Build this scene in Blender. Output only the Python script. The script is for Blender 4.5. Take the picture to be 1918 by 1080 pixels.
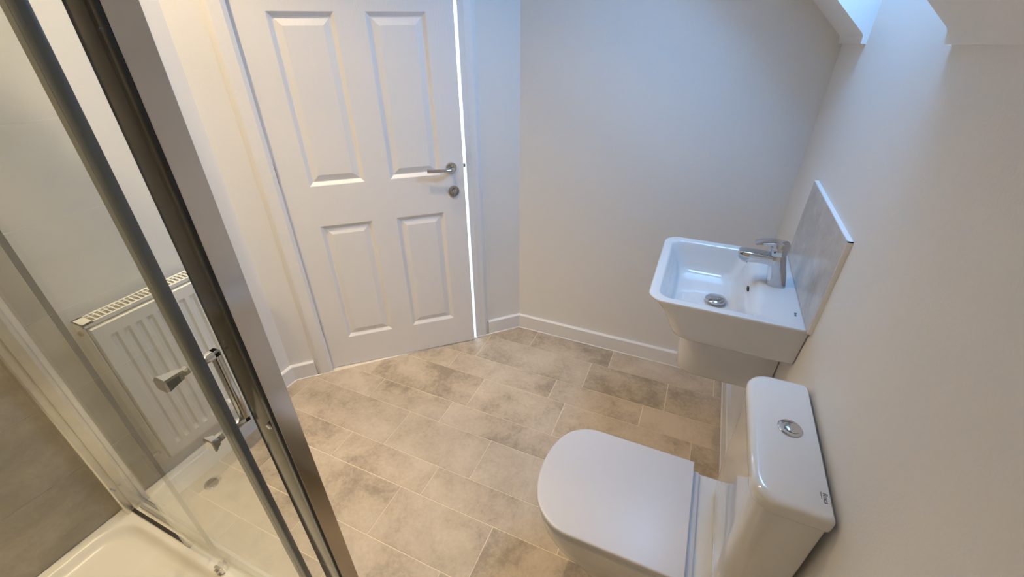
import bpy, bmesh, math, random
from mathutils import Vector, Matrix

random.seed(7)
for o in list(bpy.data.objects):
    bpy.data.objects.remove(o)
SC = bpy.context.scene
COL = SC.collection

# ------------------------------------------------------------------ camera
cam_d = bpy.data.cameras.new('camera')
cam_d.sensor_width = 36.0
cam_d.lens = 802.578 / 1918.0 * 36.0
cam_d.clip_start = 0.02
cam = bpy.data.objects.new('camera', cam_d)
COL.objects.link(cam)
RX = Vector((0.91642526, 0.4001759, -0.00489837))
DN = Vector((0.20477778, -0.47939832, -0.85337173))
FW = Vector((-0.34384707, 0.78104833, -0.52127986))
m = Matrix.Identity(4)
for i in range(3):
    m[i][0] = RX[i]; m[i][1] = -DN[i]; m[i][2] = -FW[i]
m[0][3], m[1][3], m[2][3] = 0.0, 0.0, 1.6
cam.matrix_world = m
SC.camera = cam

# ------------------------------------------------------------------ light and exposure
SC.view_settings.view_transform = 'Standard'
SC.view_settings.look = 'None'
SC.view_settings.gamma = 1.0
SC.view_settings.use_curve_mapping = False
SC.view_settings.exposure = 0.0
WORLD_STRENGTH = 29.0
WARM = (1.0, 0.78, 0.47)
HALL_W = 60.0
w = bpy.data.worlds.new('sky')
SC.world = w
w.use_nodes = True
bg = w.node_tree.nodes['Background']
bg.inputs['Color'].default_value = (0.22, 0.51, 1.0, 1)
bg.inputs['Strength'].default_value = WORLD_STRENGTH

# ------------------------------------------------------------------ main dimensions (metres)
XR = 0.362          # right wall
YB = 2.011          # back wall
XL = -1.671         # left wall by the radiator
XL2 = -1.754        # left wall beyond the step
YSTEP = 0.95
YF = -0.58          # wall behind the viewpoint
ZC = 2.5
DW = 2.849          # diagonal wall plane: y - x = DW
S2 = math.sqrt(0.5)
XT = -1.661         # face of the shower wall tiles
YTILE = 0.285       # end of the wall tiling

# ------------------------------------------------------------------ materials
MATS = {}
def nodes_of(name):
    mt = bpy.data.materials.new(name); mt.use_nodes = True
    nt = mt.node_tree
    return mt, nt, nt.nodes['Principled BSDF']

def ramp(nt, stops):
    r = nt.nodes.new('ShaderNodeValToRGB')
    e = r.color_ramp.elements
    while len(e) < len(stops): e.new(0.5)
    for el, (p, c) in zip(e, stops):
        el.position = p; el.color = (c[0], c[1], c[2], 1)
    return r

def plain(name, col, rough=0.5, metal=0.0, coat=0.0, bump=0.0, scale=60.0, var=0.03, stretch=(1,1,1), detail=4.0, spec=0.5):
    mt, nt, b = nodes_of(name)
    tc = nt.nodes.new('ShaderNodeTexCoord'); mp = nt.nodes.new('ShaderNodeMapping')
    mp.inputs['Scale'].default_value = stretch
    nz = nt.nodes.new('ShaderNodeTexNoise'); nz.inputs['Scale'].default_value = scale; nz.inputs['Detail'].default_value = detail
    nt.links.new(tc.outputs['Object'], mp.inputs['Vector']); nt.links.new(mp.outputs['Vector'], nz.inputs['Vector'])
    lo = [max(0, c * (1 - var)) for c in col]; hi = [min(1, c * (1 + var)) for c in col]
    r = ramp(nt, [(0.35, lo), (0.65, hi)])
    nt.links.new(nz.outputs['Fac'], r.inputs['Fac']); nt.links.new(r.outputs['Color'], b.inputs['Base Color'])
    b.inputs['Roughness'].default_value = rough; b.inputs['Metallic'].default_value = metal
    b.inputs['Coat Weight'].default_value = coat; b.inputs['Coat Roughness'].default_value = 0.03
    b.inputs['Specular IOR Level'].default_value = spec
    if bump:
        bp = nt.nodes.new('ShaderNodeBump'); bp.inputs['Strength'].default_value = bump; bp.inputs['Distance'].default_value = 0.002
        nt.links.new(nz.outputs['Fac'], bp.inputs['Height']); nt.links.new(bp.outputs['Normal'], b.inputs['Normal'])
    MATS[name] = mt
    return mt

plain('wall_paint', (0.80, 0.775, 0.74), 0.65, bump=0.12, scale=220, var=0.01)
plain('ceiling_paint', (0.82, 0.80, 0.77), 0.7, bump=0.1, scale=200, var=0.01)
plain('trim_paint', (0.82, 0.80, 0.79), 0.28, bump=0.03, scale=90, var=0.01)
plain('ceramic', (0.73, 0.715, 0.70), 0.08, coat=0.6, scale=20, var=0.004)
plain('seat_plastic', (0.66, 0.64, 0.65), 0.34, scale=30, var=0.004)
plain('acrylic', (0.82, 0.785, 0.74), 0.3, coat=0.0, scale=30, var=0.006)
plain('chrome', (0.62, 0.62, 0.63), 0.07, metal=1.0, scale=30, var=0.02)
plain('satin_steel', (0.45, 0.44, 0.43), 0.2, metal=1.0, scale=40, var=0.03)
plain('dimmed_chrome', (0.11, 0.10, 0.08), 0.12, metal=1.0, scale=20, var=0.05)  # tint darkened to imitate the strike profile's dim reflection of the shower
plain('polished_alu', (0.64, 0.615, 0.59), 0.13, metal=1.0, scale=8, var=0.03)
plain('pale_alu', (0.78, 0.74, 0.66), 0.22, metal=0.75, scale=20, var=0.03)
plain('brass', (0.62, 0.50, 0.30), 0.2, metal=1.0, scale=30, var=0.05)
plain('radiator_enamel', (0.84, 0.81, 0.76), 0.3, scale=40, var=0.005)
plain('dark_void', (0.03, 0.028, 0.025), 0.6, scale=30, var=0.1)
plain('black_rubber', (0.02, 0.02, 0.02), 0.5, scale=50, var=0.1)
plain('grey_seal', (0.10, 0.115, 0.13), 0.3, scale=50, var=0.05)
plain('pale_seal', (0.33, 0.34, 0.31), 0.3, scale=50, var=0.05)
plain('print_black', (0.02, 0.02, 0.025), 0.4, scale=50, var=0.1)
plain('sealant', (0.88, 0.85, 0.82), 0.35, scale=40, var=0.01)
plain('wall_grout', (0.62, 0.58, 0.52), 0.8, bump=0.2, scale=300, var=0.06)
plain('vinyl_joint', (0.80, 0.69, 0.56), 0.5, scale=120, var=0.06)

def wood_emboss():
    mt, nt, b = nodes_of('door_paint')
    b.inputs['Base Color'].default_value = (0.81, 0.79, 0.785, 1); b.inputs['Roughness'].default_value = 0.33
    tc = nt.nodes.new('ShaderNodeTexCoord'); mp = nt.nodes.new('ShaderNodeMapping')
    mp.inputs['Scale'].default_value = (16.0, 1.0, 1.6)
    nz = nt.nodes.new('ShaderNodeTexNoise'); nz.inputs['Scale'].default_value = 2.2; nz.inputs['Detail'].default_value = 2; nz.inputs['Distortion'].default_value = 0.6
    nt.links.new(tc.outputs['Object'], mp.inputs['Vector']); nt.links.new(mp.outputs['Vector'], nz.inputs['Vector'])
    mu = nt.nodes.new('ShaderNodeMath'); mu.operation = 'MULTIPLY'; mu.inputs[1].default_value = 90.0
    sn = nt.nodes.new('ShaderNodeMath'); sn.operation = 'SINE'
    nt.links.new(nz.outputs['Fac'], mu.inputs[0]); nt.links.new(mu.outputs[0], sn.inputs[0])
    bp = nt.nodes.new('ShaderNodeBump'); bp.inputs['Strength'].default_value = 0.10; bp.inputs['Distance'].default_value = 0.0012
    nt.links.new(sn.outputs[0], bp.inputs['Height']); nt.links.new(bp.outputs['Normal'], b.inputs['Normal'])
    MATS['door_paint'] = mt
wood_emboss()

def stone(name, dark, mid, light, scale, rough, per_object=True, fine=0.25, contrast=(0.3, 0.5, 0.72), spec=0.5, tone=0.0):
    mt, nt, b = nodes_of(name)
    tc = nt.nodes.new('ShaderNodeTexCoord'); oi = nt.nodes.new('ShaderNodeObjectInfo')
    mul = nt.nodes.new('ShaderNodeMath'); mul.operation = 'MULTIPLY'; mul.inputs[1].default_value = 57.0 if per_object else 0.0
    nt.links.new(oi.outputs['Random'], mul.inputs[0])
    add = nt.nodes.new('ShaderNodeVectorMath'); add.operation = 'ADD'
    nt.links.new(tc.outputs['Object'], add.inputs[0]); nt.links.new(mul.outputs[0], add.inputs[1])
    n1 = nt.nodes.new('ShaderNodeTexNoise'); n1.inputs['Scale'].default_value = scale; n1.inputs['Detail'].default_value = 10; n1.inputs['Roughness'].default_value = 0.66; n1.inputs['Distortion'].default_value = 0.35
    n2 = nt.nodes.new('ShaderNodeTexNoise'); n2.inputs['Scale'].default_value = scale * 14; n2.inputs['Detail'].default_value = 5; n2.inputs['Roughness'].default_value = 0.7
    nt.links.new(add.outputs[0], n1.inputs['Vector']); nt.links.new(add.outputs[0], n2.inputs['Vector'])
    mx = nt.nodes.new('ShaderNodeMath'); mx.operation = 'MULTIPLY_ADD'; mx.inputs[1].default_value = fine
    sub = nt.nodes.new('ShaderNodeMath'); sub.operation = 'SUBTRACT'; sub.inputs[1].default_value = 0.5 * fine
    nt.links.new(n2.outputs['Fac'], mx.inputs[0]); nt.links.new(n1.outputs['Fac'], sub.inputs[0]); nt.links.new(sub.outputs[0], mx.inputs[2])
    r = ramp(nt, [(contrast[0], dark), (contrast[1], mid), (contrast[2], light)])
    tn = nt.nodes.new('ShaderNodeMath'); tn.operation = 'MULTIPLY_ADD'; tn.inputs[1].default_value = tone      # each piece a little lighter or darker
    sh = nt.nodes.new('ShaderNodeMath'); sh.operation = 'SUBTRACT'; sh.inputs[1].default_value = 0.5 * tone
    nt.links.new(mx.outputs[0], sh.inputs[0]); nt.links.new(oi.outputs['Random'], tn.inputs[0]); nt.links.new(sh.outputs[0], tn.inputs[2])
    nt.links.new(tn.outputs[0], r.inputs['Fac']); nt.links.new(r.outputs['Color'], b.inputs['Base Color'])
    b.inputs['Roughness'].default_value = rough; b.inputs['Specular IOR Level'].default_value = spec
    bp = nt.nodes.new('ShaderNodeBump'); bp.inputs['Strength'].default_value = 0.05; bp.inputs['Distance'].default_value = 0.001
    nt.links.new(n2.outputs['Fac'], bp.inputs['Height']); nt.links.new(bp.outputs['Normal'], b.inputs['Normal'])
    MATS[name] = mt
stone('floor_stone', (0.325, 0.265, 0.20), (0.50, 0.415, 0.32), (0.60, 0.51, 0.405), 4.6, 0.42, fine=0.34, contrast=(0.34, 0.5, 0.66), tone=0.10)
stone('shower_tile', (0.25, 0.22, 0.175), (0.34, 0.30, 0.24), (0.45, 0.40, 0.33), 6.0, 0.3)
stone('splash_tile', (0.44, 0.41, 0.385), (0.54, 0.505, 0.475), (0.64, 0.605, 0.575), 7.0, 0.18)

def glass(name, tint, ior=1.5):
    mt = bpy.data.materials.new(name); mt.use_nodes = True
    nt = mt.node_tree; nt.nodes.clear()
    out = nt.nodes.new('ShaderNodeOutputMaterial'); mix = nt.nodes.new('ShaderNodeMixShader')
    tr = nt.nodes.new('ShaderNodeBsdfTransparent'); tr.inputs['Color'].default_value = (*tint, 1)
    gl = nt.nodes.new('ShaderNodeBsdfGlossy'); gl.inputs['Roughness'].default_value = 0.0; gl.inputs['Color'].default_value = (1, 1, 1, 1)
    # Schlick reflectance from the angle to the geometric normal, the same for both faces of the pane
    geo = nt.nodes.new('ShaderNodeNewGeometry')
    dt = nt.nodes.new('ShaderNodeVectorMath'); dt.operation = 'DOT_PRODUCT'
    nt.links.new(geo.outputs['Normal'], dt.inputs[0]); nt.links.new(geo.outputs['Incoming'], dt.inputs[1])
    ab = nt.nodes.new('ShaderNodeMath'); ab.operation = 'ABSOLUTE'; nt.links.new(dt.outputs['Value'], ab.inputs[0])
    iv = nt.nodes.new('ShaderNodeMath'); iv.operation = 'SUBTRACT'; iv.inputs[0].default_value = 1.0; nt.links.new(ab.outputs[0], iv.inputs[1])
    pw = nt.nodes.new('ShaderNodeMath'); pw.operation = 'POWER'; pw.inputs[1].default_value = 5.0; nt.links.new(iv.outputs[0], pw.inputs[0])
    r0 = ((ior - 1) / (ior + 1)) ** 2
    ma = nt.nodes.new('ShaderNodeMath'); ma.operation = 'MULTIPLY_ADD'; ma.inputs[1].default_value = 1 - r0; ma.inputs[2].default_value = r0
    nt.links.new(pw.outputs[0], ma.inputs[0])
    nt.links.new(ma.outputs[0], mix.inputs[0]); nt.links.new(tr.outputs[0], mix.inputs[1]); nt.links.new(gl.outputs[0], mix.inputs[2])
    nt.links.new(mix.outputs[0], out.inputs['Surface'])
    MATS[name] = mt
glass('shower_glass', (0.975, 0.986, 0.972))
glass('window_glass', (0.96, 0.98, 0.98))

def emit(name, col, strength):
    mt = bpy.data.materials.new(name); mt.use_nodes = True
    b = mt.node_tree.nodes['Principled BSDF']
    b.inputs['Base Color'].default_value = (0.8, 0.8, 0.8, 1)
    b.inputs['Emission Color'].default_value = (*col, 1); b.inputs['Emission Strength'].default_value = strength
    MATS[name] = mt
emit('lamp_glow', WARM, 12.0)

# ------------------------------------------------------------------ builders
def tag(o, label=None, cat=None, group=None, kind=None):
    if label: o['label'] = label
    if cat: o['category'] = cat
    if group: o['group'] = group
    if kind: o['kind'] = kind
    return o

def link(name, me, mat, parent=None, smooth=None):
    o = bpy.data.objects.new(name, me); COL.objects.link(o)
    if mat: me.materials.append(MATS[mat])
    if parent: o.parent = parent
    if smooth is not None:
        for p in me.polygons: p.use_smooth = True
        me.set_sharp_from_angle(angle=math.radians(smooth))
    return o

def obj(name, bm, mat, parent=None, smooth=None):
    bmesh.ops.recalc_face_normals(bm, faces=bm.faces)
    me = bpy.data.meshes.new(name); bm.to_mesh(me); bm.free()
    return link(name, me, mat, parent, smooth)

def empty(name, loc=(0, 0, 0), rz=0.0, mat4=None):
    o = bpy.data.objects.new(name, None); COL.objects.link(o)
    o.empty_display_size = 0.05
    if mat4 is not None: o.matrix_world = mat4
    else: o.location = loc; o.rotation_euler = (0, 0, rz)
    return o

def box(bm, x0, x1, y0, y1, z0, z1, bevel=0.0, seg=2, T=None):
    r = bmesh.ops.create_cube(bm, size=1.0)
    vs = r['verts']
    for v in vs:
        v.co = Vector(((x0 + x1) / 2 + v.co.x * (x1 - x0), (y0 + y1) / 2 + v.co.y * (y1 - y0), (z0 + z1) / 2 + v.co.z * (z1 - z0)))
    if bevel:
        es = list({e for v in vs for e in v.link_edges})
        g = bmesh.ops.bevel(bm, geom=es, offset=bevel, segments=seg, profile=0.5, affect='EDGES', clamp_overlap=True)
        vs = list({v for v in g['verts']} | {v for v in vs if v.is_valid})
    if T is not None:
        for v in vs: v.co = T @ v.co
    return vs

def prism(bm, pts, z0, z1, axis='z', T=None):
    """Extrude polygon; axis 'z': pts=(x,y); 'y': pts=(x,z) from y=z0 to z1; 'x': pts=(y,z)."""
    def P(a, b, c):
        v = {'z': (a, b, c), 'y': (a, c, b), 'x': (c, a, b)}[axis]
        v = Vector(v)
        return T @ v if T is not None else v
    lo = [bm.verts.new(P(a, b, z0)) for a, b in pts]
    hi = [bm.verts.new(P(a, b, z1)) for a, b in pts]
    n = len(pts)
    bm.faces.new(lo); bm.faces.new(hi[::-1])
    for i in range(n):
        bm.faces.new((lo[i], lo[(i + 1) % n], hi[(i + 1) % n], hi[i]))

def loft(bm, rings, cap0=True, cap1=True):
    R = [[bm.verts.new(p) for p in r] for r in rings]
    n = len(R[0])
    for a, b in zip(R, R[1:]):
        for i in range(n):
            j = (i + 1) % n
            bm.faces.new((a[i], a[j], b[j], b[i]))
    if cap0: bm.faces.new(R[0])
    if cap1: bm.faces.new(R[-1])

def lathe(bm, prof, n=32, T=None):
    """prof: list of (r, z) with first/last closed by caps."""
    rings = []
    for r, z in prof:
        rings.append([(r * math.cos(2 * math.pi * k / n), r * math.sin(2 * math.pi * k / n), z) for k in range(n)])
    if T is not None: rings = [[T @ Vector(p) for p in r] for r in rings]
    loft(bm, rings)

def tube(bm, pts, rad, n=12, squash=None):
    pts = [Vector(p) for p in pts]
    rings = []
    prev = None
    for i, p in enumerate(pts):
        a = pts[max(0, i - 1)]; b = pts[min(len(pts) - 1, i + 1)]
        t = (b - a).normalized()
        if prev is None:
            u = t.orthogonal().normalized() if squash is None else (Vector((0, 0, 1)) - t * t.z).normalized() if abs(t.z) < 0.95 else t.orthogonal().normalized()
        else:
            u = (prev - t * prev.dot(t)).normalized()
        prev = u
        v = t.cross(u)
        r = rad[i] if isinstance(rad, (list, tuple)) else rad
        ru, rv = (r, r) if squash is None else (r * squash[0], r * squash[1])
        rings.append([p + u * (ru * math.cos(2 * math.pi * k / n)) + v * (rv * math.sin(2 * math.pi * k / n)) for k in range(n)])
    loft(bm, rings)

def rrect(x0, x1, y0, y1, rf, rb, z, n=10):
    """Rounded rectangle ring; rf = radius at the x0 corners, rb = radius at the x1 corners."""
    out = []
    for cx, cy, r, a0 in ((x1 - rb, y0 + rb, rb, -90), (x1 - rb, y1 - rb, rb, 0), (x0 + rf, y1 - rf, rf, 90), (x0 + rf, y0 + rf, rf, 180)):
        for k in range(n + 1):
            a = math.radians(a0 + 90.0 * k / n)
            out.append((cx + r * math.cos(a), cy + r * math.sin(a), z))
    return out

def struct(o, label=None, cat=None):
    return tag(o, label, cat, kind='structure')

def text_mesh(name, body, size, T, mat, parent, depth=0.0003):
    cu = bpy.data.curves.new(name + '_curve', 'FONT'); cu.body = body; cu.size = size; cu.extrude = depth
    cu.align_x = 'CENTER'; cu.align_y = 'CENTER'
    tmp = bpy.data.objects.new(name + '_tmp', cu); COL.objects.link(tmp)
    dg = bpy.context.evaluated_depsgraph_get()
    me = bpy.data.meshes.new_from_object(tmp.evaluated_get(dg))
    bpy.data.objects.remove(tmp)
    me.name = name
    me.transform(T)
    me.materials.clear()
    return link(name, me, mat, parent)

# matrix of the diagonal wall: local x along the wall (towards the back wall), local y out of the room, z up
UW = Vector((S2, S2, 0)); NW = Vector((-S2, S2, 0))
TW = Matrix.Identity(4)
ORG = Vector((0, DW, 0))
for i in range(3):
    TW[i][0] = UW[i]; TW[i][1] = NW[i]; TW[i][3] = ORG[i]
UL, UR_ = -2.2905, -1.4685        # clear opening between the jambs
ZDOOR = 2.085

# ------------------------------------------------------------------ setting: floor
floor_e = bmesh.new()
prism(floor_e, [(-3.4, YF - 0.1), (0.6, YF - 0.1), (0.6, 2.2), (-0.9, 3.6), (-3.4, 3.6)], -0.08, -0.0015)
floor = struct(obj('floor', floor_e, 'vinyl_joint'), 'stone-look vinyl floor laid in rows of two widths', 'floor')

def clip(poly, a, b, c):        # keep a*x + b*y <= c
    out = []
    for i in range(len(poly)):
        p, q = poly[i], poly[(i + 1) % len(poly)]
        dp = a * p[0] + b * p[1] - c; dq = a * q[0] + b * q[1] - c
        if dp <= 0: out.append(p)
        if (dp < 0 < dq) or (dq < 0 < dp):
            t = dp / (dp - dq); out.append((p[0] + t * (q[0] - p[0]), p[1] + t * (q[1] - p[1])))
    return out

ROWS = [(1.842, 1.998, (-1.168, -0.702, -0.236, 0.30)), (1.639, 1.842, (-0.952, -0.328, 0.081)), (1.497, 1.639, (-1.048, -0.464, -0.016)),
        (1.286, 1.497, (-1.414, -0.819, -0.374, 0.218)), (1.149, 1.286, (-1.31, -0.892, -0.31, 0.13)), (0.940, 1.149, (-1.656, -1.05, -0.612, -0.007)),
        (0.799, 0.940, (-1.69, -1.226, -0.759, -0.184, 0.26)), (0.587, 0.799, (-1.46, -0.852, -0.435, 0.17)), (0.446, 0.587, (-1.58, -1.12, -0.534, -0.09)),
        (0.235, 0.446, (-1.346, -0.90, -0.30, 0.14)), (0.095, 0.235, (-0.36, 0.22)), (-0.116, 0.095, (-0.20,)), (-0.256, -0.116, (-0.03,)), (-0.58, -0.256, (-0.15,))]
G = 0.0018
for y0, y1, xs in ROWS:
    edges = [-2.0] + list(xs) + [0.5]
    for xa, xb in zip(edges, edges[1:]):
        poly = [(xa + G, y0 + G), (xb - G, y0 + G), (xb - G, y1 - G), (xa + G, y1 - G)]
        poly = clip(poly, -1, 1, DW - 0.026)                       # diagonal wall skirting
        poly = clip(poly, 1, 0, XR - 0.026); poly = clip(poly, 0, 1, YB - 0.021)
        poly = clip(poly, -1, 0, (-XL2 if y0 > YSTEP - 0.2 and y1 > 1.0 else -XL) - 0.020)
        if y1 < 0.4: poly = clip(poly, -1, 0, 0.50)                # shower tray stands there
        elif y0 < 0.4: poly = clip(poly, 0, -1, -0.336)
        if len(poly) < 3: continue
        xs_ = [p[0] for p in poly]; ys_ = [p[1] for p in poly]
        if max(xs_) - min(xs_) < 0.012 or max(ys_) - min(ys_) < 0.012: continue
        cx, cy = sum(xs_) / len(xs_), sum(ys_) / len(ys_)
        b = bmesh.new(); prism(b, [(p[0] - cx, p[1] - cy) for p in poly], -0.003, 0.0)
        o = obj('floor_tile', b, 'floor_stone', floor); o.location = (cx, cy, 0)

# ------------------------------------------------------------------ setting: walls
b = bmesh.new()
prism(b, [(XL, YF), (XL, YSTEP), (XL2, YSTEP), (XL2, XL2 + DW), (XL2 - 0.12, XL2 + DW), (XL2 - 0.12, YF)], -0.05, 2.62)
wall_left = struct(obj('wall_left', b, 'wall_paint'), 'cream painted wall behind the radiator, tiled inside the shower', 'wall')

b = bmesh.new()
box(b, -0.86, 0.70, YB, YB + 0.12, -0.05, 2.62)
struct(obj('wall_back', b, 'wall_paint'), 'plain painted wall beyond the basin', 'wall')

b = bmesh.new()
box(b, XL2 - 0.12, 0.50, YF - 0.12, YF, -0.05, 2.62)
wall_front = struct(obj('wall_front', b, 'wall_paint'), 'wall behind the viewpoint', 'wall')

WY0, WY1 = 1.105, 1.690       # roof window well
SL = 0.915 / 0.985
ang = math.atan(SL)
nx, nz = math.sin(ang), math.cos(ang)     # outward normal of the slope (x, z)
TH = 0.26
def slope_z(x, off=0.0):      # z on the plane parallel to the slope, offset outwards
    return 1.585 + (0.357 - x) * SL + off / nz
b = bmesh.new()
box(b, XR, XR + 0.12, YF, YB, -0.05, 1.60)
box(b, XR, XR + 0.12, WY0, WY1, 1.60, slope_z(XR, TH) - 0.02)
struct(obj('wall_right', b, 'wall_paint'), 'low painted wall behind the toilet and basin', 'wall')

b = bmesh.new()
XTOP = -0.70
def slope_sec(y):
    """Cross-section of the sloping ceiling; the foot rises slightly towards the viewpoint."""
    dz = 0.028 * (1.69 - y) - 0.003
    pts = [(XR + 0.01, 1.556), (0.3490, 1.556), (0.3485, 1.568)]
    for k in range(9):
        a = math.radians(90 - (90 - math.degrees(math.atan2(SL, 1.0))) * k / 8.0)
        pts.append((pts[-1][0] - 0.0021 * math.cos(a), pts[-1][1] + 0.0021 * math.sin(a)))
    x, z = pts[-1]
    top = z + (x - XTOP) * SL
    pts += [(XTOP, top), (XTOP, top + TH / nz), (XR + 0.3, slope_z(XR + 0.3, TH) + 0.03), (XR + 0.3, 1.556)]
    return [(px, y, pz + dz) for px, pz in pts]
loft(b, [slope_sec(YF), slope_sec(WY0)]); loft(b, [slope_sec(WY1), slope_sec(YB)])
ZT = 2.20
xi = 0.357 - (ZT - 1.585) / SL; xo = 0.357 - (ZT - 1.585 - TH / nz) / SL
prism(b, [(xi, ZT), (XTOP, slope_z(XTOP)), (XTOP, slope_z(XTOP, TH)), (xo, ZT)], WY0, WY1, 'y')
struct(obj('ceiling_slope', b, 'ceiling_paint', smooth=25), 'sloping ceiling above the low wall', 'ceiling')
b = bmesh.new()
box(b, XL2 - 0.12, -0.625, YF, YB + 0.1, ZC, ZC + 0.12)
struct(obj('ceiling', b, 'ceiling_paint'), 'flat white ceiling', 'ceiling')

# roof window: sash frame and pane lying in the outer plane of the slope
TS = Matrix.Identity(4)       # local x down the slope, local y along the room, local z outwards
ex = Vector((nz, 0, -nx)); ez = Vector((nx, 0, nz))
org = Vector((XR, 0, slope_z(XR, TH)))
for i in range(3):
    TS[i][0] = ex[i]; TS[i][1] = (0, 1, 0)[i]; TS[i][2] = ez[i]; TS[i][3] = org[i]
LS = -((XR - xo) / nz)
win = struct(empty('window_1', (XR, 1.4, 1.9)), 'roof window set in the sloping ceiling', 'window')
b = bmesh.new()
box(b, LS - 0.05, LS + 0.04, WY0 - 0.05, WY1 + 0.05, -0.02, 0.05, 0.004, T=TS)
box(b, -0.04, 0.05, WY0 - 0.05, WY1 + 0.05, -0.02, 0.05, 0.004, T=TS)
box(b, LS, 0.0, WY0 - 0.05, WY0 + 0.03, -0.02, 0.05, 0.004, T=TS)
box(b, LS, 0.0, WY1 - 0.03, WY1 + 0.05, -0.02, 0.05, 0.004, T=TS)
o = obj('window_frame', b, 'trim_paint'); o.parent = win; o.matrix_parent_inverse = Matrix.Translation((-XR, -1.4, -1.9))
b = bmesh.new()
box(b, LS + 0.03, -0.03, WY0 + 0.02, WY1 - 0.02, 0.01, 0.016, T=TS)
o = obj('pane', b, 'window_glass'); o.parent = win; o.matrix_parent_inverse = Matrix.Translation((-XR, -1.4, -1.9))
# portal guides the sampling of the sky through the roof window
pl = bpy.data.lights.new('sky_portal', 'AREA'); pl.shape = 'RECTANGLE'
pl.size = abs(LS) + 0.05; pl.size_y = WY1 - WY0 + 0.05; pl.cycles.is_portal = True
po = bpy.data.objects.new('sky_portal', pl); COL.objects.link(po)
pm = TS.copy(); c = TS @ Vector((LS / 2, (WY0 + WY1) / 2, 0.06))
for i in range(3): pm[i][3] = c[i]
po.matrix_world = pm

# diagonal door wall
b = bmesh.new()
UA = (XL2 * 1 + (XL2 + DW) - DW) * S2          # corner with the left wall
UB = ((YB - DW) + YB - DW) * S2                # corner with the back wall
JW = 0.03
box(b, UA - 0.1, UL - JW, 0, 0.11, -0.05, 2.62, T=TW)
box(b, UR_ + JW, UB + 0.1, 0, 0.11, -0.05, 2.62, T=TW)
box(b, UL - JW, UR_ + JW, 0, 0.11, ZDOOR + JW, 2.62, T=TW)
struct(obj('wall_diagonal', b, 'wall_paint'), 'angled painted wall holding the door', 'wall')
# landing behind the door, lit by daylight
b = bmesh.new()
box(b, -3.1, -0.5, 1.25, 1.32, -0.05, 2.6, T=TW)
box(b, -3.2, -3.1, 0.11, 1.32, -0.05, 2.6, T=TW)
box(b, -0.55, -0.45, 0.11, 1.32, -0.05, 2.6, T=TW)
box(b, -3.2, -0.45, 0.11, 1.32, 2.5, 2.6, T=TW)
struct(obj('wall_landing', b, 'wall_paint'), 'wall of the landing beyond the door', 'wall')
al = bpy.data.lights.new('landing_daylight', 'AREA'); al.shape = 'RECTANGLE'; al.size = 1.6; al.size_y = 1.9
al.color = (0.72, 0.86, 1.0); al.energy = HALL_W
ao = bpy.data.objects.new('landing_daylight', al); COL.objects.link(ao)
c = TW @ Vector((-1.85, 1.2, 1.05))
ao.matrix_world = Matrix.Translation(c) @ (Vector((NW.x, NW.y, 0))).to_track_quat('Z', 'Y').to_matrix().to_4x4()

# skirting boards
def skirt_profile(t=0.018, h=0.092):
    return [(0, 0), (t, 0), (t, h - 0.004), (t - 0.004, h), (0, h)]
def skirting(name, p0, p1, label, t=0.018, ext0=0.0, ext1=0.0):
    """Board along p0->p1 with the room on its right-hand side."""
    p0, p1 = Vector((*p0, 0)), Vector((*p1, 0))
    d = (p1 - p0).normalized(); nr = Vector((d.y, -d.x, 0))
    b = bmesh.new()
    prof = skirt_profile(t)
    rings = []
    for base, e in ((p0, -ext0), (p1, ext1)):
        # mitre: shift the ends with distance from the wall
        rings.append([base + d * (e * (a / t)) + nr * a + Vector((0, 0, z)) for a, z in prof])
    loft(b, rings)
    return struct(obj(name, b, 'trim_paint'), label, 'skirting')
MI = 0.018 * math.tan(math.radians(22.5))
pA = TW @ Vector((UA, 0, 0)); pB = TW @ Vector((UB, 0, 0))
pArchL = TW @ Vector((-2.3655, 0, 0)); pArchR = TW @ Vector((-1.389, 0, 0))
skirting('baseboard_back', (pB.x, YB), (XR, YB), 'white skirting along the wall beyond the basin', ext0=-MI, ext1=-0.018)
skirting('baseboard_diagonal', (pArchR.x, pArchR.y), (pB.x, pB.y), 'short white skirting between the door frame and the far corner', ext1=-MI)
skirting('baseboard_corner', (pA.x, pA.y), (pArchL.x, pArchL.y), 'short white skirting between the hinge side and the left corner', ext0=-MI)
skirting('baseboard_left', (XL2, YSTEP), (pA.x, pA.y), 'white skirting on the recessed left wall', ext1=-MI)
skirting('baseboard_radiator', (XL, 0.345), (XL, YSTEP), 'white skirting under the radiator')
skirting('baseboard_right', (XR, YB), (XR, YF), 'white skirting behind the toilet', t=0.022, ext0=-0.022)
# sealant bead at the foot of the skirting
def bead(name, pts, label, r=0.0035):
    b = bmesh.new(); tube(b, [(x, y, 0.0015) for x, y in pts], r, 6)
    return struct(obj(name, b, 'sealant', smooth=60), label, 'trim')
sk = DW - 0.018 * math.sqrt(2)
bead('trim_1', [tuple((TW @ Vector((-1.468, -0.0195, 0)))[:2]), (YB - 0.019 - sk, YB - 0.019), (XR - 0.023, YB - 0.019), (XR - 0.023, 0.2)], 'thin white sealant bead along the floor under the basin wall')
bead('trim_2', [tuple((TW @ Vector((-2.2905, 0.0, 0)))[:2]), tuple((TW @ Vector((-2.2865, -0.0195, 0)))[:2]), (XL2 + 0.019, XL2 + 0.019 + sk), (XL2 + 0.019, YSTEP)], 'thin white sealant bead in the corner by the door hinges')

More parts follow.
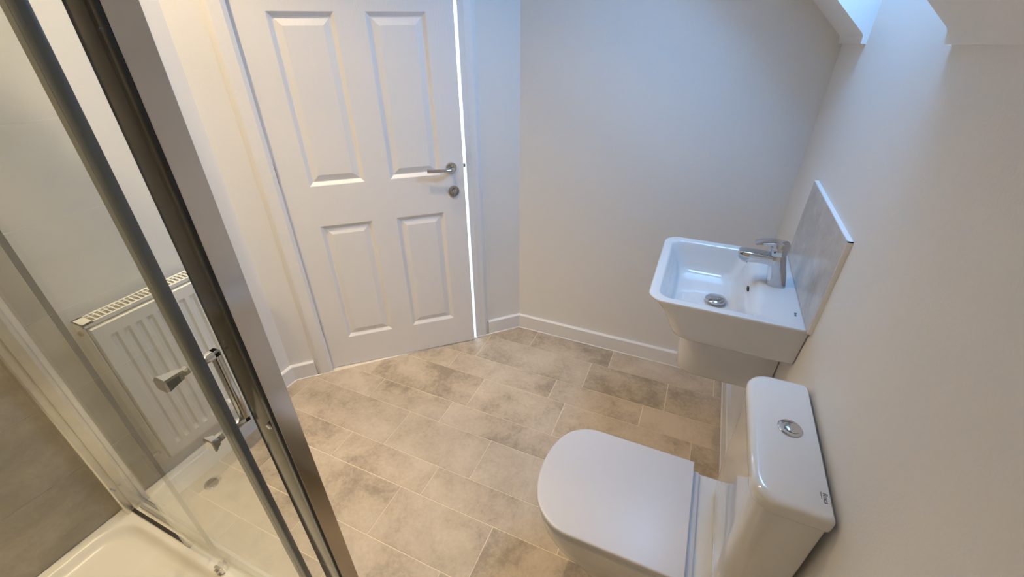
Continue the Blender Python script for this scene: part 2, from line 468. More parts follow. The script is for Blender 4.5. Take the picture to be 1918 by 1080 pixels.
# door frame: lining and moulded architrave
frame = struct(empty('door_frame', tuple(ORG)), 'white moulded door frame around the panelled door', 'door frame')
FI = Matrix.Translation(-ORG)
def framepart(name, bm, mat='trim_paint', smooth=None):
    o = obj(name, bm, mat, smooth=smooth); o.parent = frame; o.matrix_parent_inverse = FI
    return o
b = bmesh.new(); box(b, UL - JW, UL, -0.001, 0.111, 0, ZDOOR, T=TW); framepart('jamb', b)
b = bmesh.new(); box(b, UR_, UR_ + JW, -0.001, 0.111, 0, ZDOOR, T=TW); framepart('jamb', b)
b = bmesh.new(); box(b, UL - JW, UR_ + JW, -0.001, 0.111, ZDOOR, ZDOOR + JW, T=TW); framepart('head', b)
def arch_prof(sgn, u0):       # profile in (u, out-of-wall) ; grows away from the opening
    p = [(0, 0), (0, 0.010), (0.014 if sgn < 0 else 0.025, 0.020), (0.054, 0.020), (0.060, 0.0175), (0.079, 0.002), (0.079, 0)]
    return [(u0 + sgn * a, -d) for a, d in p]
ZA = ZDOOR + 0.008
b = bmesh.new(); prism(b, arch_prof(-1, -2.2985 + 0.012), 0, ZA, 'z', T=TW); framepart('architrave', b)
b = bmesh.new(); prism(b, arch_prof(1, -1.468), 0, ZA, 'z', T=TW); framepart('architrave', b)
b = bmesh.new()
hp = [(-d, ZA + a) for a, d in [(0, 0), (0, 0.010), (0.013, 0.018), (0.056, 0.018), (0.080, 0.006), (0.080, 0)]]
TX = TW
prism(b, hp, -2.3655, -1.389, 'x', T=TX)
framepart('architrave', b)

# door leaf, slightly ajar into the room
DH = Vector((-1.624, 1.237, 0.008))
DA = math.radians(41.408)
du = Vector((math.cos(DA), math.sin(DA), 0)); dn = Vector((-math.sin(DA), math.cos(DA), 0))
TD = Matrix.Identity(4)       # local x along the leaf, local y away from the room, z up
for i in range(3):
    TD[i][0] = du[i]; TD[i][1] = dn[i]; TD[i][3] = DH[i]
door = struct(empty('door_1', mat4=TD), 'white six-panel moulded door with wood grain, standing slightly ajar', 'door')
LWD, LHT, LTH = 0.800, 2.062, 0.040
PX = [(0.117, 0.348), (0.459, 0.689)]
PZ = [(0.180, 0.815), (1.001, 1.644), (1.745, 1.965)]
b = bmesh.new()
xs = sorted({0.0, LWD, *[v for p in PX for v in p]}); zs = sorted({0.0, LHT, *[v for p in PZ for v in p]})
holes = {(a[0], c[0]) for a in PX for c in PZ}
gv = {}
def V(x, y, z):
    k = (round(x, 5), round(y, 5), round(z, 5))
    if k not in gv: gv[k] = b.verts.new(k)
    return gv[k]
for yy in (0.0, LTH):
    for xa, xb in zip(xs, xs[1:]):
        for za, zb in zip(zs, zs[1:]):
            if (xa, za) in holes and yy == 0.0: continue
            b.faces.new((V(xa, yy, za), V(xb, yy, za), V(xb, yy, zb), V(xa, yy, zb)))
for xa, xb in zip(xs, xs[1:]):
    for z in (0.0, LHT): b.faces.new((V(xa, 0, z), V(xb, 0, z), V(xb, LTH, z), V(xa, LTH, z)))
for za, zb in zip(zs, zs[1:]):
    for x in (0.0, LWD): b.faces.new((V(x, 0, za), V(x, 0, zb), V(x, LTH, zb), V(x, LTH, za)))
obj('door_leaf', b, 'door_paint', door)
for (x0, x1) in PX:
    for (z0, z1) in PZ:
        b = bmesh.new()
        def rect(i, y): return [(x0 + i, y, z0 + i), (x1 - i, y, z0 + i), (x1 - i, y, z1 - i), (x0 + i, y, z1 - i)]
        loft(b, [rect(0, 0.0), rect(0.003, 0.0015), rect(0.016, 0.0115), rect(0.020, 0.0115), rect(0.044, 0.0035), rect(0.046, 0.003)], cap0=False)
        obj('door_panel', b, 'door_paint', door)
def cyl(bm, c, axis, prof, n=28):
    T = Matrix.Translation(c) @ Vector(axis).to_track_quat('Z', 'Y').to_matrix().to_4x4()
    lathe(bm, prof, n, T)
RM = (0, -1, 0)               # towards the room in door coordinates
# lever handle
hd = bpy.data.objects.new('lever_handle', None); COL.objects.link(hd); hd.parent = door; hd['label'] = 'polished chrome lever handle on a round rose'
b = bmesh.new(); cyl(b, (0.741, 0, 1.030), RM, [(0.026, 0), (0.026, 0.006), (0.0245, 0.009), (0.012, 0.0095), (0.0105, 0.012), (0.0105, 0.020)])
obj('rose', b, 'chrome', hd, smooth=35)
b = bmesh.new()
tube(b, [(0.741, -0.012, 1.030), (0.741, -0.038, 1.030), (0.736, -0.047, 1.030), (0.726, -0.051, 1.030), (0.70, -0.052, 1.031), (0.665, -0.052, 1.033), (0.640, -0.050, 1.035), (0.622, -0.049, 1.036)],
     [0.0095, 0.0095, 0.0095, 0.0092, 0.0085, 0.0085, 0.0088, 0.009], 16)
obj('lever', b, 'chrome', hd, smooth=50)
# key cylinder
kd = bpy.data.objects.new('key_cylinder', None); COL.objects.link(kd); kd.parent = door; kd['label'] = 'round chrome escutcheon with key cylinder'
b = bmesh.new(); cyl(b, (0.745, 0, 0.917), RM, [(0.026, 0), (0.026, 0.006), (0.0245, 0.009), (0.018, 0.0095), (0.017, 0.007)])
obj('escutcheon', b, 'satin_steel', kd, smooth=35)
b = bmesh.new(); cyl(b, (0.745, -0.005, 0.921), RM, [(0.0085, 0), (0.0085, 0.011), (0.0078, 0.0118)]); box(b, 0.7405, 0.7495, -0.014, -0.004, 0.899, 0.918, 0.002)
obj('barrel', b, 'chrome', kd, smooth=35)
b = bmesh.new(); box(b, 0.744, 0.746, -0.0175, -0.0165, 0.914, 0.927); obj('keyway', b, 'black_rubber', kd)
# latch in the door edge
b = bmesh.new(); box(b, 0.799, 0.812, 0.010, 0.024, 1.022, 1.040, 0.002); obj('latch_bolt', b, 'satin_steel', door)
b = bmesh.new(); box(b, 0.7995, 0.8010, 0.008, 0.030, 0.96, 1.10); obj('latch_plate', b, 'satin_steel', door)
for zc in (0.262, 1.062, 1.83):
    b = bmesh.new()
    for k in range(5):
        z0 = zc - 0.048 + k * 0.0195
        tube(b, [(-0.003, -0.004, z0), (-0.003, -0.004, z0 + 0.0185)], 0.0062, 12)
    box(b, -0.004, 0.0015, -0.001, 0.030, zc - 0.048, zc + 0.049)
    obj('hinge', b, 'satin_steel', door, smooth=40)

# ------------------------------------------------------------------ shower wall tiles
def wall_tiles(parent, axis, fixed, face_t, u0, u1, cuts, z_rows):
    g = 0.0015
    for r, (z0, z1) in enumerate(z_rows):
        cs = [u0] + [c for c in (cuts[r % 2]) if u0 + 0.01 < c < u1 - 0.01] + [u1]
        for a, c in zip(cs, cs[1:]):
            b = bmesh.new()
            if axis == 'x':
                box(b, -face_t / 2, face_t / 2, -(c - a) / 2 + g, (c - a) / 2 - g, -(z1 - z0) / 2 + g, (z1 - z0) / 2 - g)
                o = obj('wall_tile', b, 'shower_tile', parent); o.location = (fixed, (a + c) / 2, (z0 + z1) / 2)
            else:
                box(b, -(c - a) / 2 + g, (c - a) / 2 - g, -face_t / 2, face_t / 2, -(z1 - z0) / 2 + g, (z1 - z0) / 2 - g)
                o = obj('wall_tile', b, 'shower_tile', parent); o.location = ((a + c) / 2, fixed, (z0 + z1) / 2)
ZR = [(0.12 + 0.254 * k, 0.12 + 0.254 * (k + 1)) for k in range(9)]
b = bmesh.new(); box(b, XL, XT - 0.0015, YF, YTILE, 0.118, 2.40); obj('grout_bed', b, 'wall_grout', wall_left)
wall_tiles(wall_left, 'x', XT - 0.004, 0.008, YF + 0.01, YTILE, [(-0.25,), (-0.02 - 0.10,)], ZR)
b = bmesh.new(); box(b, XT, -0.52, YF, YF + 0.0085, 0.118, 2.40); obj('grout_bed', b, 'wall_grout', wall_front)
wall_tiles(wall_front, 'y', YF + 0.006, 0.008, XT + 0.002, -0.52, [(-1.15, -0.65), (-1.4, -0.9)], ZR)

# ------------------------------------------------------------------ shower tray
TX0, TX1, TY0, TY1, TZ = XT, -0.512, YF + 0.011, 0.322, 0.12
tray = tag(empty('shower_tray', ((TX0 + TX1) / 2, -0.13, 0)), 'cream white raised shower tray in the tiled corner', 'shower tray')
TI = Matrix.Translation((-(TX0 + TX1) / 2, 0.13, 0))
b = bmesh.new()
IX0, IX1, IY0, IY1 = TX0 + 0.030, TX1 - 0.045, TY0 + 0.03, 0.256
rings = [rrect(TX0, TX1, TY0, TY1, 0.004, 0.01, 0.0), rrect(TX0, TX1, TY0, TY1, 0.004, 0.01, TZ - 0.006), rrect(TX0 + 0.002, TX1 - 0.004, TY0 + 0.002, TY1 - 0.004, 0.004, 0.01, TZ),
         rrect(IX0, IX1, IY0, IY1, 0.105, 0.105, TZ)]
for i, z in ((0.003, -0.001), (0.008, -0.005), (0.014, -0.014), (0.022, -0.024), (0.034, -0.030), (0.060, -0.033)):
    rings.append(rrect(IX0 + i, IX1 - i, IY0 + i, IY1 - i, 0.105 - i * 0.5, 0.105 - i * 0.5, TZ + z))
loft(b, rings)
o = obj('tray_body', b, 'acrylic', smooth=50); o.parent = tray; o.matrix_parent_inverse = TI
b = bmesh.new(); cyl(b, (-1.49, 0.068, TZ - 0.035), (0, 0, 1), [(0.026, 0), (0.026, 0.005), (0.023, 0.008), (0.01, 0.009)])
o = obj('waste_cover', b, 'chrome', smooth=40); o.parent = tray; o.matrix_parent_inverse = TI; o['label'] = 'round chrome waste cover'

# ------------------------------------------------------------------ shower enclosure
enc = tag(empty('shower_enclosure', (-1.1, 0.29, TZ)), 'framed clear glass shower enclosure with a sliding door and polished corner post', 'shower enclosure')
EI = Matrix.Translation((1.1, -0.29, -TZ))
ZTOP = 2.03
def enc_part(name, bm, mat, parent=None, smooth=None, label=None):
    o = obj(name, bm, mat, smooth=smooth)
    o.parent = parent or enc
    if parent is None: o.matrix_parent_inverse = EI
    if label: o['label'] = label
    return o
# wall channel with its groove
b = bmesh.new()
prism(b, [(XT, 0.259), (-1.618, 0.259), (-1.614, 0.263), (-1.614, 0.276), (-1.622, 0.277), (-1.622, 0.281), (-1.612, 0.282), (-1.612, 0.306), (XT, 0.306)], TZ, ZTOP)
enc_part('wall_channel', b, 'pale_alu', label='pale metal wall channel')
for zc, yy in ((0.262, 0.2655), (0.248, 0.2705), (0.258, 0.288)):
    b = bmesh.new(); cyl(b, (-1.6145 if yy < 0.28 else -1.6125, yy, zc), (1, 0, 0), [(0.0045, 0), (0.0045, 0.002), (0.003, 0.0035)], 14)
    enc_part('screw', b, 'chrome', smooth=40)
# glass
b = bmesh.new(); box(b, -1.614, -1.220, 0.297, 0.303, TZ + 0.012, ZTOP - 0.03); enc_part('fixed_panel', b, 'shower_glass', label='fixed glass panel beside the tiled wall')
b = bmesh.new(); box(b, -1.222, -1.216, 0.2945, 0.3055, TZ + 0.012, ZTOP - 0.03); enc_part('panel_edge_seal', b, 'grey_seal')
b = bmesh.new(); box(b, -1.616, -1.30, 0.272, 0.283, TZ + 0.0003, TZ + 0.007, 0.001); enc_part('bottom_rail', b, 'dimmed_chrome')
b = bmesh.new(); box(b, -1.60, -0.59, 0.292, 0.308, TZ + 0.0003, TZ + 0.013, 0.002); enc_part('threshold_strip', b, 'pale_alu')
b = bmesh.new(); box(b, -1.61, -0.54, 0.262, 0.310, ZTOP - 0.03, ZTOP + 0.02, 0.003); enc_part('head_rail', b, 'polished_alu')
# sliding door with seal and handle
sd = bpy.data.objects.new('sliding_door', None); COL.objects.link(sd); sd.parent = enc; sd.matrix_parent_inverse = EI; sd['label'] = 'clear glass sliding door nearly closed'
b = bmesh.new(); box(b, -1.314, -0.668, 0.269, 0.275, TZ + 0.022, ZTOP - 0.04); enc_part('pane', b, 'shower_glass', sd)
b = bmesh.new(); box(b, -0.678, -0.663, 0.2665, 0.2775, TZ + 0.022, ZTOP - 0.04, 0.001); enc_part('clear_seal', b, 'pale_seal', sd)
b = bmesh.new(); box(b, -0.6625, -0.645, 0.2655, 0.2785, TZ + 0.022, ZTOP - 0.04, 0.003)
enc_part('edge_seal', b, 'grey_seal', sd, smooth=40)
b = bmesh.new(); box(b, -1.150, -1.120, 0.258, 0.268, TZ + 0.004, TZ + 0.030, 0.003); enc_part('guide', b, 'pale_alu', sd)
b = bmesh.new(); tube(b, [(-1.135, 0.252, TZ + 0.02), (-1.135, 0.262, TZ + 0.02)], 0.009, 14); enc_part('guide_wheel', b, 'chrome', sd, smooth=40)
hx = -0.694
hb = bpy.data.objects.new('door_handle', None)
# grip on the room side, two stub ends on the shower side
b = bmesh.new()
box(b, hx - 0.008, hx + 0.008, 0.275, 0.322, 1.120, 1.134, 0.003)
box(b, hx - 0.008, hx + 0.008, 0.275, 0.322, 0.962, 0.976, 0.003)
box(b, hx - 0.008, hx + 0.008, 0.308, 0.322, 0.962, 1.134, 0.003)
enc_part('grip', b, 'chrome', sd, smooth=40, label='chrome bow handle on the room side')
b = bmesh.new()
rings = []
for y, wx, z0, z1 in ((0.269, 0.007, 1.122, 1.135), (0.258, 0.007, 1.122, 1.135), (0.257, 0.009, 1.120, 1.137), (0.247, 0.0105, 1.119, 1.138), (0.238, 0.0125, 1.118, 1.1395), (0.2305, 0.0145, 1.117, 1.141), (0.227, 0.0135, 1.1185, 1.139)):
    rings.append([(hx - wx, y, z0 + 0.003), (hx - wx + 0.003, y, z0), (hx + wx - 0.003, y, z0), (hx + wx, y, z0 + 0.003), (hx + wx, y, z1 - 0.003), (hx + wx - 0.003, y, z1), (hx - wx + 0.003, y, z1), (hx - wx, y, z1 - 0.003)])
loft(b, rings); enc_part('knob', b, 'chrome', sd, label='flared chrome knob on the shower side')
b = bmesh.new()
rings = []
for y, wx, z0, z1 in ((0.269, 0.007, 0.964, 0.978), (0.259, 0.007, 0.964, 0.978), (0.258, 0.009, 0.962, 0.980), (0.252, 0.011, 0.960, 0.982), (0.246, 0.013, 0.957, 0.984), (0.244, 0.012, 0.958, 0.983)):
    rings.append([(hx - wx, y, z0 + 0.003), (hx - wx + 0.003, y, z0), (hx + wx - 0.003, y, z0), (hx + wx, y, z0 + 0.003), (hx + wx, y, z1 - 0.003), (hx + wx - 0.003, y, z1), (hx - wx + 0.003, y, z1), (hx - wx, y, z1 - 0.003)])
loft(b, rings); enc_part('knob', b, 'chrome', sd, label='short chrome knob on the shower side')
# corner post and return panel
b = bmesh.new(); box(b, -0.5905, -0.536, 0.2775, 0.309, TZ + 0.0003, ZTOP + 0.02, 0.003); enc_part('strike_profile', b, 'dimmed_chrome', smooth=40, label='chrome inner strike profile with its dim reflection darkened into the tint')
b = bmesh.new(); box(b, -0.542, -0.529, 0.2785, 0.3125, TZ + 0.0003, ZTOP + 0.02, 0.001); enc_part('corner_post', b, 'polished_alu', label='flat polished corner post')
b = bmesh.new(); box(b, -0.539, -0.5295, 0.2745, 0.2783, TZ, ZTOP); enc_part('gasket', b, 'black_rubber')
b = bmesh.new(); box(b, -0.538, -0.532, YF + 0.03, 0.2742, TZ + 0.012, ZTOP - 0.01); enc_part('return_panel', b, 'shower_glass', label='clear glass end panel of the enclosure')
b = bmesh.new(); box(b, -0.545, -0.525, YF + 0.012, 0.274, TZ + 0.0003, TZ + 0.014, 0.002); enc_part('bottom_rail', b, 'polished_alu')
b = bmesh.new(); box(b, -0.547, -0.523, YF + 0.012, YF + 0.045, TZ, ZTOP, 0.002); enc_part('wall_channel', b, 'polished_alu')
b = bmesh.new(); cyl(b, (-0.546, 0.277, 1.057), (0, -1, 0), [(0.006, 0), (0.006, 0.003), (0.004, 0.005)], 14); enc_part('screw', b, 'chrome', smooth=40)

# ------------------------------------------------------------------ radiator
RY0, RY1, RZ0, RZ1, RXB, RXF = 0.427, 0.905, 0.240, 0.850, -1.640, -1.572
rad = tag(empty('radiator', (-1.61, 0.66, RZ0)), 'white ribbed panel radiator with slotted top grille on the left wall', 'radiator')
RI = Matrix.Translation((1.61, -0.66, -RZ0))
def rad_part(name, bm, mat='radiator_enamel', smooth=None):
    o = obj(name, bm, mat, smooth=smooth); o.parent = rad; o.matrix_parent_inverse = RI; return o
b = bmesh.new()
ys = [RY0 + 0.010]; prof = [0.0]
yy = RY0 + 0.042
while yy + 0.03 < RY1 - 0.01:
    for dy, dd in ((0, 0.0), (0.006, -0.009), (0.016, -0.009), (0.022, 0.0)):
        ys.append(yy + dy); prof.append(dd)
    yy += 0.0352
ys.append(RY1 - 0.010); prof.append(0.0)
zst = [(RZ0 + 0.004, 0), (RZ0 + 0.046, 0), (RZ0 + 0.062, 1), (RZ1 - 0.075, 1), (RZ1 - 0.060, 0), (RZ1 - 0.022, 0)]
grid = [[b.verts.new((RXF + d * k, y, z)) for y, d in zip(ys, prof)] for z, k in zst]
for r0, r1 in zip(grid, grid[1:]):
    for i in range(len(ys) - 1): b.faces.new((r0[i], r0[i + 1], r1[i + 1], r1[i]))
# folded edges of the sheet
def lip(row_a, off):
    new = [b.verts.new(v.co + Vector(off)) for v in row_a]
    for i in range(len(new) - 1): b.faces.new((row_a[i], row_a[i + 1], new[i + 1], new[i]))
lip(grid[0], (-0.012, 0, -0.003)); lip(grid[-1], (-0.012, 0, 0.004))
lip([r[0] for r in grid], (-0.012, -0.004, 0)); lip([r[-1] for r in grid], (-0.012, 0.004, 0))
rad_part('front_panel', b, smooth=20)
b = bmesh.new(); box(b, RXB, RXB + 0.012, RY0 + 0.01, RY1 - 0.01, RZ0 + 0.004, RZ1 - 0.03); rad_part('back_panel', b)
b = bmesh.new(); box(b, RXB + 0.014, RXF - 0.012, RY0 + 0.02, RY1 - 0.02, RZ0 + 0.02, RZ1 - 0.045); rad_part('inner_shade_block', b, 'dark_void')  # solid dark block standing in for the shade beneath the grille slats
for y0, y1 in ((RY0, RY0 + 0.002), (RY1 - 0.002, RY1)):
    b = bmesh.new(); box(b, RXB, RXF - 0.006, y0, y1, RZ0 + 0.01, RZ1); rad_part('end_panel', b)
GX0, GX1 = RXB, RXF - 0.006
tg = bpy.data.objects.new('top_grille', None); COL.objects.link(tg); tg.parent = rad; tg.matrix_parent_inverse = RI
b = bmesh.new()
box(b, GX0, GX0 + 0.007, RY0, RY1, RZ1 - 0.006, RZ1); box(b, GX1 - 0.007, GX1, RY0, RY1, RZ1 - 0.012, RZ1)
box(b, GX0 + 0.018, GX0 + 0.0215, RY0, RY1, RZ1 - 0.006, RZ1 - 0.001)
box(b, GX0, GX1, RY0, RY0 + 0.028, RZ1 - 0.004, RZ1); box(b, GX0, GX1, RY1 - 0.02, RY1, RZ1 - 0.004, RZ1)
o = obj('grille_frame', b, 'radiator_enamel'); o.parent = tg
bs = bmesh.new(); box(bs, GX0 + 0.006, GX1 - 0.006, -0.0022, 0.0022, RZ1 - 0.006, RZ1 - 0.0005)
sl = obj('slat', bs, 'radiator_enamel'); sl.parent = tg; sl.location.y = RY0 + 0.040
yy = RY0 + 0.040 + 0.0142
while yy < RY1 - 0.022:
    c = sl.copy(); COL.objects.link(c); c.location.y = yy; c.parent = tg; yy += 0.0142
b = bmesh.new(); cyl(b, (RXB + 0.030, RY0, RZ1 - 0.035), (0, -1, 0), [(0.009, 0), (0.009, 0.006), (0.005, 0.009)], 16); rad_part('vent_plug', b, 'brass', smooth=40)
b = bmesh.new()
tube(b, [(RXB + 0.03, RY0 + 0.004, RZ0 + 0.03), (RXB + 0.03, RY0 - 0.035, RZ0 + 0.03)], 0.009, 14)
tube(b, [(RXB + 0.03, RY0 - 0.038, RZ0 - 0.02), (RXB + 0.03, RY0 - 0.038, RZ0 + 0.06)], [0.011, 0.013], 14)
tube(b, [(RXB + 0.03, RY0 - 0.038, 0.0), (RXB + 0.03, RY0 - 0.038, RZ0 - 0.01)], 0.0075, 12)
rad_part('valve', b, 'chrome', smooth=40)
for yy in (0.52, 0.80):
    b = bmesh.new(); box(b, XL + 0.0005, RXB + 0.002, yy - 0.012, yy + 0.012, RZ0 + 0.08, RZ1 - 0.10); rad_part('bracket', b)

# ------------------------------------------------------------------ wash basin
bas = tag(empty('wash_basin', (0.25, 1.41, 0.54)), 'white rectangular wall basin with a semi pedestal on the right wall', 'basin')
BI = Matrix.Translation((-0.25, -1.41, -0.54))
def bas_part(name, bm, mat='ceramic', smooth=None, label=None):
    o = obj(name, bm, mat, smooth=smooth); o.parent = bas; o.matrix_parent_inverse = BI
    if label: o['label'] = label
    return o
b = bmesh.new()
BX = XR - 0.0015; BY0, BY1, BZ = 1.158, 1.658, 0.900
def br(x0, y0, y1, z, rf, x1=None, rb=0.004): return rrect(x0, BX if x1 is None else x1, y0, y1, rf, rb, z, 12)
rings = [br(0.052, 1.205, 1.611, 0.757, 0.055), br(0.032, 1.190, 1.626, 0.759, 0.06), br(0.017, 1.180, 1.636, 0.769, 0.06), br(0.009, 1.175, 1.641, 0.786, 0.06), br(-0.012, 1.1675, 1.6485, 0.840, 0.058), br(-0.045, 1.161, 1.655, 0.880, 0.055),
         br(-0.063, BY0, BY1, 0.894, 0.055), br(-0.0655, BY0, BY1, 0.8975, 0.055), br(-0.063, BY0 + 0.0015, BY1 - 0.0015, 0.900, 0.054)]
# bowl
for x0, x1, y0, y1, z, rf, rb in ((-0.040, 0.262, 1.184, 1.632, 0.900, 0.040, 0.030), (-0.036, 0.252, 1.188, 1.628, 0.8985, 0.040, 0.032), (-0.033, 0.242, 1.191, 1.625, 0.894, 0.040, 0.034),
                                  (-0.028, 0.228, 1.195, 1.621, 0.880, 0.042, 0.036), (-0.018, 0.216, 1.202, 1.614, 0.850, 0.045, 0.040), (-0.004, 0.205, 1.212, 1.604, 0.815, 0.048, 0.042),
                                  (0.006, 0.197, 1.220, 1.596, 0.800, 0.045, 0.042), (0.022, 0.186, 1.232, 1.584, 0.793, 0.042, 0.04), (0.060, 0.165, 1.28, 1.536, 0.790, 0.03, 0.03)):
    rings.append(rrect(x0, x1, y0, y1, rf, rb, z, 12))
loft(b, rings)
bas_part('bowl', b, smooth=42)
b = bmesh.new()
rings = []
for z, x0, y0, y1 in ((0.7575, 0.054, 1.297, 1.523), (0.70, 0.056, 1.298, 1.522), (0.62, 0.060, 1.300, 1.520), (0.545, 0.064, 1.303, 1.517), (0.538, 0.068, 1.306, 1.514), (0.535, 0.075, 1.312, 1.508)):
    rings.append(rrect(x0, BX, y0, y1, 0.062, 0.004, z, 12))
loft(b, rings); bas_part('semi_pedestal', b, smooth=42)
b = bmesh.new(); cyl(b, (0.142, 1.402, 0.7895), (0, 0, 1), [(0.022, 0), (0.022, 0.011), (0.033, 0.012), (0.0335, 0.0165), (0.031, 0.0195), (0.018, 0.0225), (0.004, 0.0232)], 36)
bas_part('waste_plug', b, 'chrome', smooth=45, label='domed chrome click waste')
# overflow slot in the sloping back of the bowl
b = bmesh.new()
To = Matrix.Translation((0.2238, 1.390, 0.872)) @ Matrix.Rotation(math.radians(-72), 4, 'Y')
pts = [(0.0045 * math.cos(a), 0.017 * math.sin(a)) for a in [2 * math.pi * k / 20 for k in range(20)]]
prism(b, pts, -0.001, 0.0022, 'z', T=To); bas_part('overflow', b, 'dark_void')
T = Matrix.Translation((0.334, 1.234, BZ + 0.0002)) @ Matrix.Rotation(math.radians(-90), 4, 'Z')
o = text_mesh('maker_mark', 'Roca', 0.010, T, 'print_black', bas); o.matrix_parent_inverse = BI

# mixer tap on the basin deck
tap = tag(empty('mixer_tap', (0.296, 1.402, BZ)), 'chrome single lever mixer tap standing on the basin deck', 'tap')
PI_ = Matrix.Translation((-0.296, -1.402, -BZ))
def tap_part(name, bm, mat='chrome', smooth=None):
    o = obj(name, bm, mat, smooth=smooth); o.parent = tap; o.matrix_parent_inverse = PI_; return o
ty = 1.402
b = bmesh.new()
# body: rounded column that sweeps forward into the spout (sections normal to z then to -x)
rings = []
for z, x0, x1, hw in ((0.9003, 0.268, 0.323, 0.0255), (0.903, 0.267, 0.322, 0.0255), (0.930, 0.264, 0.316, 0.0235), (0.950, 0.260, 0.311, 0.0225), (0.966, 0.256, 0.306, 0.0225), (0.985, 0.253, 0.301, 0.0225), (0.998, 0.252, 0.298, 0.0222), (1.0005, 0.254, 0.296, 0.0205)):
    rings.append(rrect(x0, x1, ty - hw, ty + hw, 0.016, 0.018, z, 8))
loft(b, rings); tap_part('body', b, smooth=40)
b = bmesh.new()
rings = []
for x, zt, zb, hw in ((0.275, 0.9995, 0.962, 0.021), (0.250, 0.9995, 0.969, 0.0215), (0.225, 1.0000, 0.970, 0.0215), (0.200, 1.0002, 0.968, 0.0212), (0.182, 1.0003, 0.9675, 0.0205), (0.172, 0.9995, 0.973, 0.0185), (0.168, 0.997, 0.980, 0.016)):
    zc = (zt + zb) / 2; hh = (zt - zb) / 2; r = min(0.005, hh * 0.6)
    ring = []
    for cy, cz, a0 in ((hw - r, -hh + r, -90), (hw - r, hh - r, 0), (-hw + r, hh - r, 90), (-hw + r, -hh + r, 180)):
        for k in range(5):
            a = math.radians(a0 + 22.5 * k); ring.append((x, ty + cy + r * math.cos(a), zc + cz + r * math.sin(a)))
    rings.append(ring)
loft(b, rings); tap_part('spout', b, smooth=40)
b = bmesh.new(); cyl(b, (0.192, ty, 0.971), (-0.25, 0, -1), [(0.0115, 0), (0.0115, 0.009), (0.009, 0.0095), (0.008, 0.006)], 20); tap_part('aerator', b, smooth=40)
b = bmesh.new()
rings = []
for z, x0, x1, hw in ((1.0003, 0.2525, 0.2965, 0.0200), (1.006, 0.252, 0.297, 0.0212), (1.024, 0.247, 0.296, 0.0212), (1.030, 0.246, 0.295, 0.021)):
    rings.append(rrect(x0, x1, ty - hw, ty + hw, 0.006, 0.017, z, 8))
loft(b, rings); tap_part('lever_base', b, smooth=40)
b = bmesh.new()
rings = []
for x, zt, zb, hw in ((0.298, 1.036, 1.022, 0.017), (0.292, 1.0395, 1.018, 0.0205), (0.270, 1.0425, 1.026, 0.0215), (0.248, 1.0425, 1.032, 0.0215), (0.225, 1.0375, 1.0315, 0.0205), (0.208, 1.0325, 1.0285, 0.0185), (0.204, 1.0305, 1.0290, 0.0165)):
    ring = [(x, ty - hw, zb), (x, ty + hw, zb), (x, ty + hw, zt - 0.001), (x, ty + hw - 0.002, zt), (x, ty - hw + 0.002, zt), (x, ty - hw, zt - 0.001)]
    rings.append(ring)
loft(b, rings); tap_part('lever', b, smooth=35)
b = bmesh.new(); cyl(b, (0.2605, ty - 0.0205, 1.014), (-0.2, -1, 0), [(0.0028, 0), (0.0028, 0.0012)], 12); tap_part('temperature_dot', b, 'black_rubber')

# splashback tile
sp = tag(empty('splashback', (XR - 0.005, 1.395, 0.902)), 'single grey stone effect tile standing behind the basin', 'splashback')
b = bmesh.new(); box(b, -0.0072, 0.0042, -0.252, 0.252, 0.0, 0.266, 0.0008, 1)
o = obj('tile', b, 'splash_tile', sp)
b = bmesh.new(); box(b, -0.0068, 0.0048, -0.2545, -0.252, 0.0, 0.2685); box(b, -0.0068, 0.0048, 0.252, 0.2545, 0.0, 0.2685); box(b, -0.0068, 0.0048, -0.2545, 0.2545, 0.266, 0.2685)
obj('edge_trim', b, 'sealant', sp)

# ------------------------------------------------------------------ toilet
wc = tag(empty('toilet', (0.1, 0.81, 0)), 'white close-coupled toilet with a closed square lid', 'toilet')
WI = Matrix.Translation((-0.1, -0.81, 0))
def wc_part(name, bm, mat='ceramic', smooth=None, label=None, parent=None):
    o = obj(name, bm, mat, smooth=smooth); o.parent = parent or wc
    if parent is None: o.matrix_parent_inverse = WI
    if label: o['label'] = label
    return o
CY = 0.810
def dring(x0, x1, hw, r, z, bow=0.014, n=14):
    """Lid outline: straight back at x1, softly bowed front at x0 with big corner radii r."""
    a = max(0.02, r); e = 2.0 / 2.2
    cx = x0 + a
    pts = [(x1, CY - hw), (x1, CY + hw), ((cx + x1) / 2, CY + hw)]
    for k in range(2 * n + 1):
        t = math.radians(90 - 180.0 * k / (2 * n))
        pts.append((cx - a * max(0.0, math.cos(t)) ** e, CY + hw * math.copysign(abs(math.sin(t)) ** e, math.sin(t))))
    pts.append(((cx + x1) / 2, CY - hw))
    return [(x, y, z) for x, y in pts]
# pan
b = bmesh.new()
rings = [dring(-0.060, 0.30, 0.112, 0.08, 0.0), dring(-0.072, 0.30, 0.116, 0.08, 0.06), dring(-0.085, 0.305, 0.120, 0.085, 0.13), dring(-0.120, 0.32, 0.132, 0.095, 0.20), dring(-0.165, 0.335, 0.148, 0.11, 0.26),
         dring(-0.212, 0.340, 0.166, 0.120, 0.32), dring(-0.238, 0.340, 0.1765, 0.128, 0.37), dring(-0.247, 0.340, 0.1785, 0.13, 0.41), dring(-0.247, 0.340, 0.1785, 0.13, 0.420), dring(-0.242, 0.336, 0.174, 0.126, 0.425)]
loft(b, rings); wc_part('pan', b, smooth=45)
b = bmesh.new()
loft(b, [dring(-0.246, 0.172, 0.178, 0.13, 0.4265), dring(-0.250, 0.172, 0.1805, 0.132, 0.429), dring(-0.250, 0.172, 0.1805, 0.132, 0.4385), dring(-0.247, 0.172, 0.179, 0.13, 0.4405)]); wc_part('seat', b, 'seat_plastic', smooth=45)
b = bmesh.new()
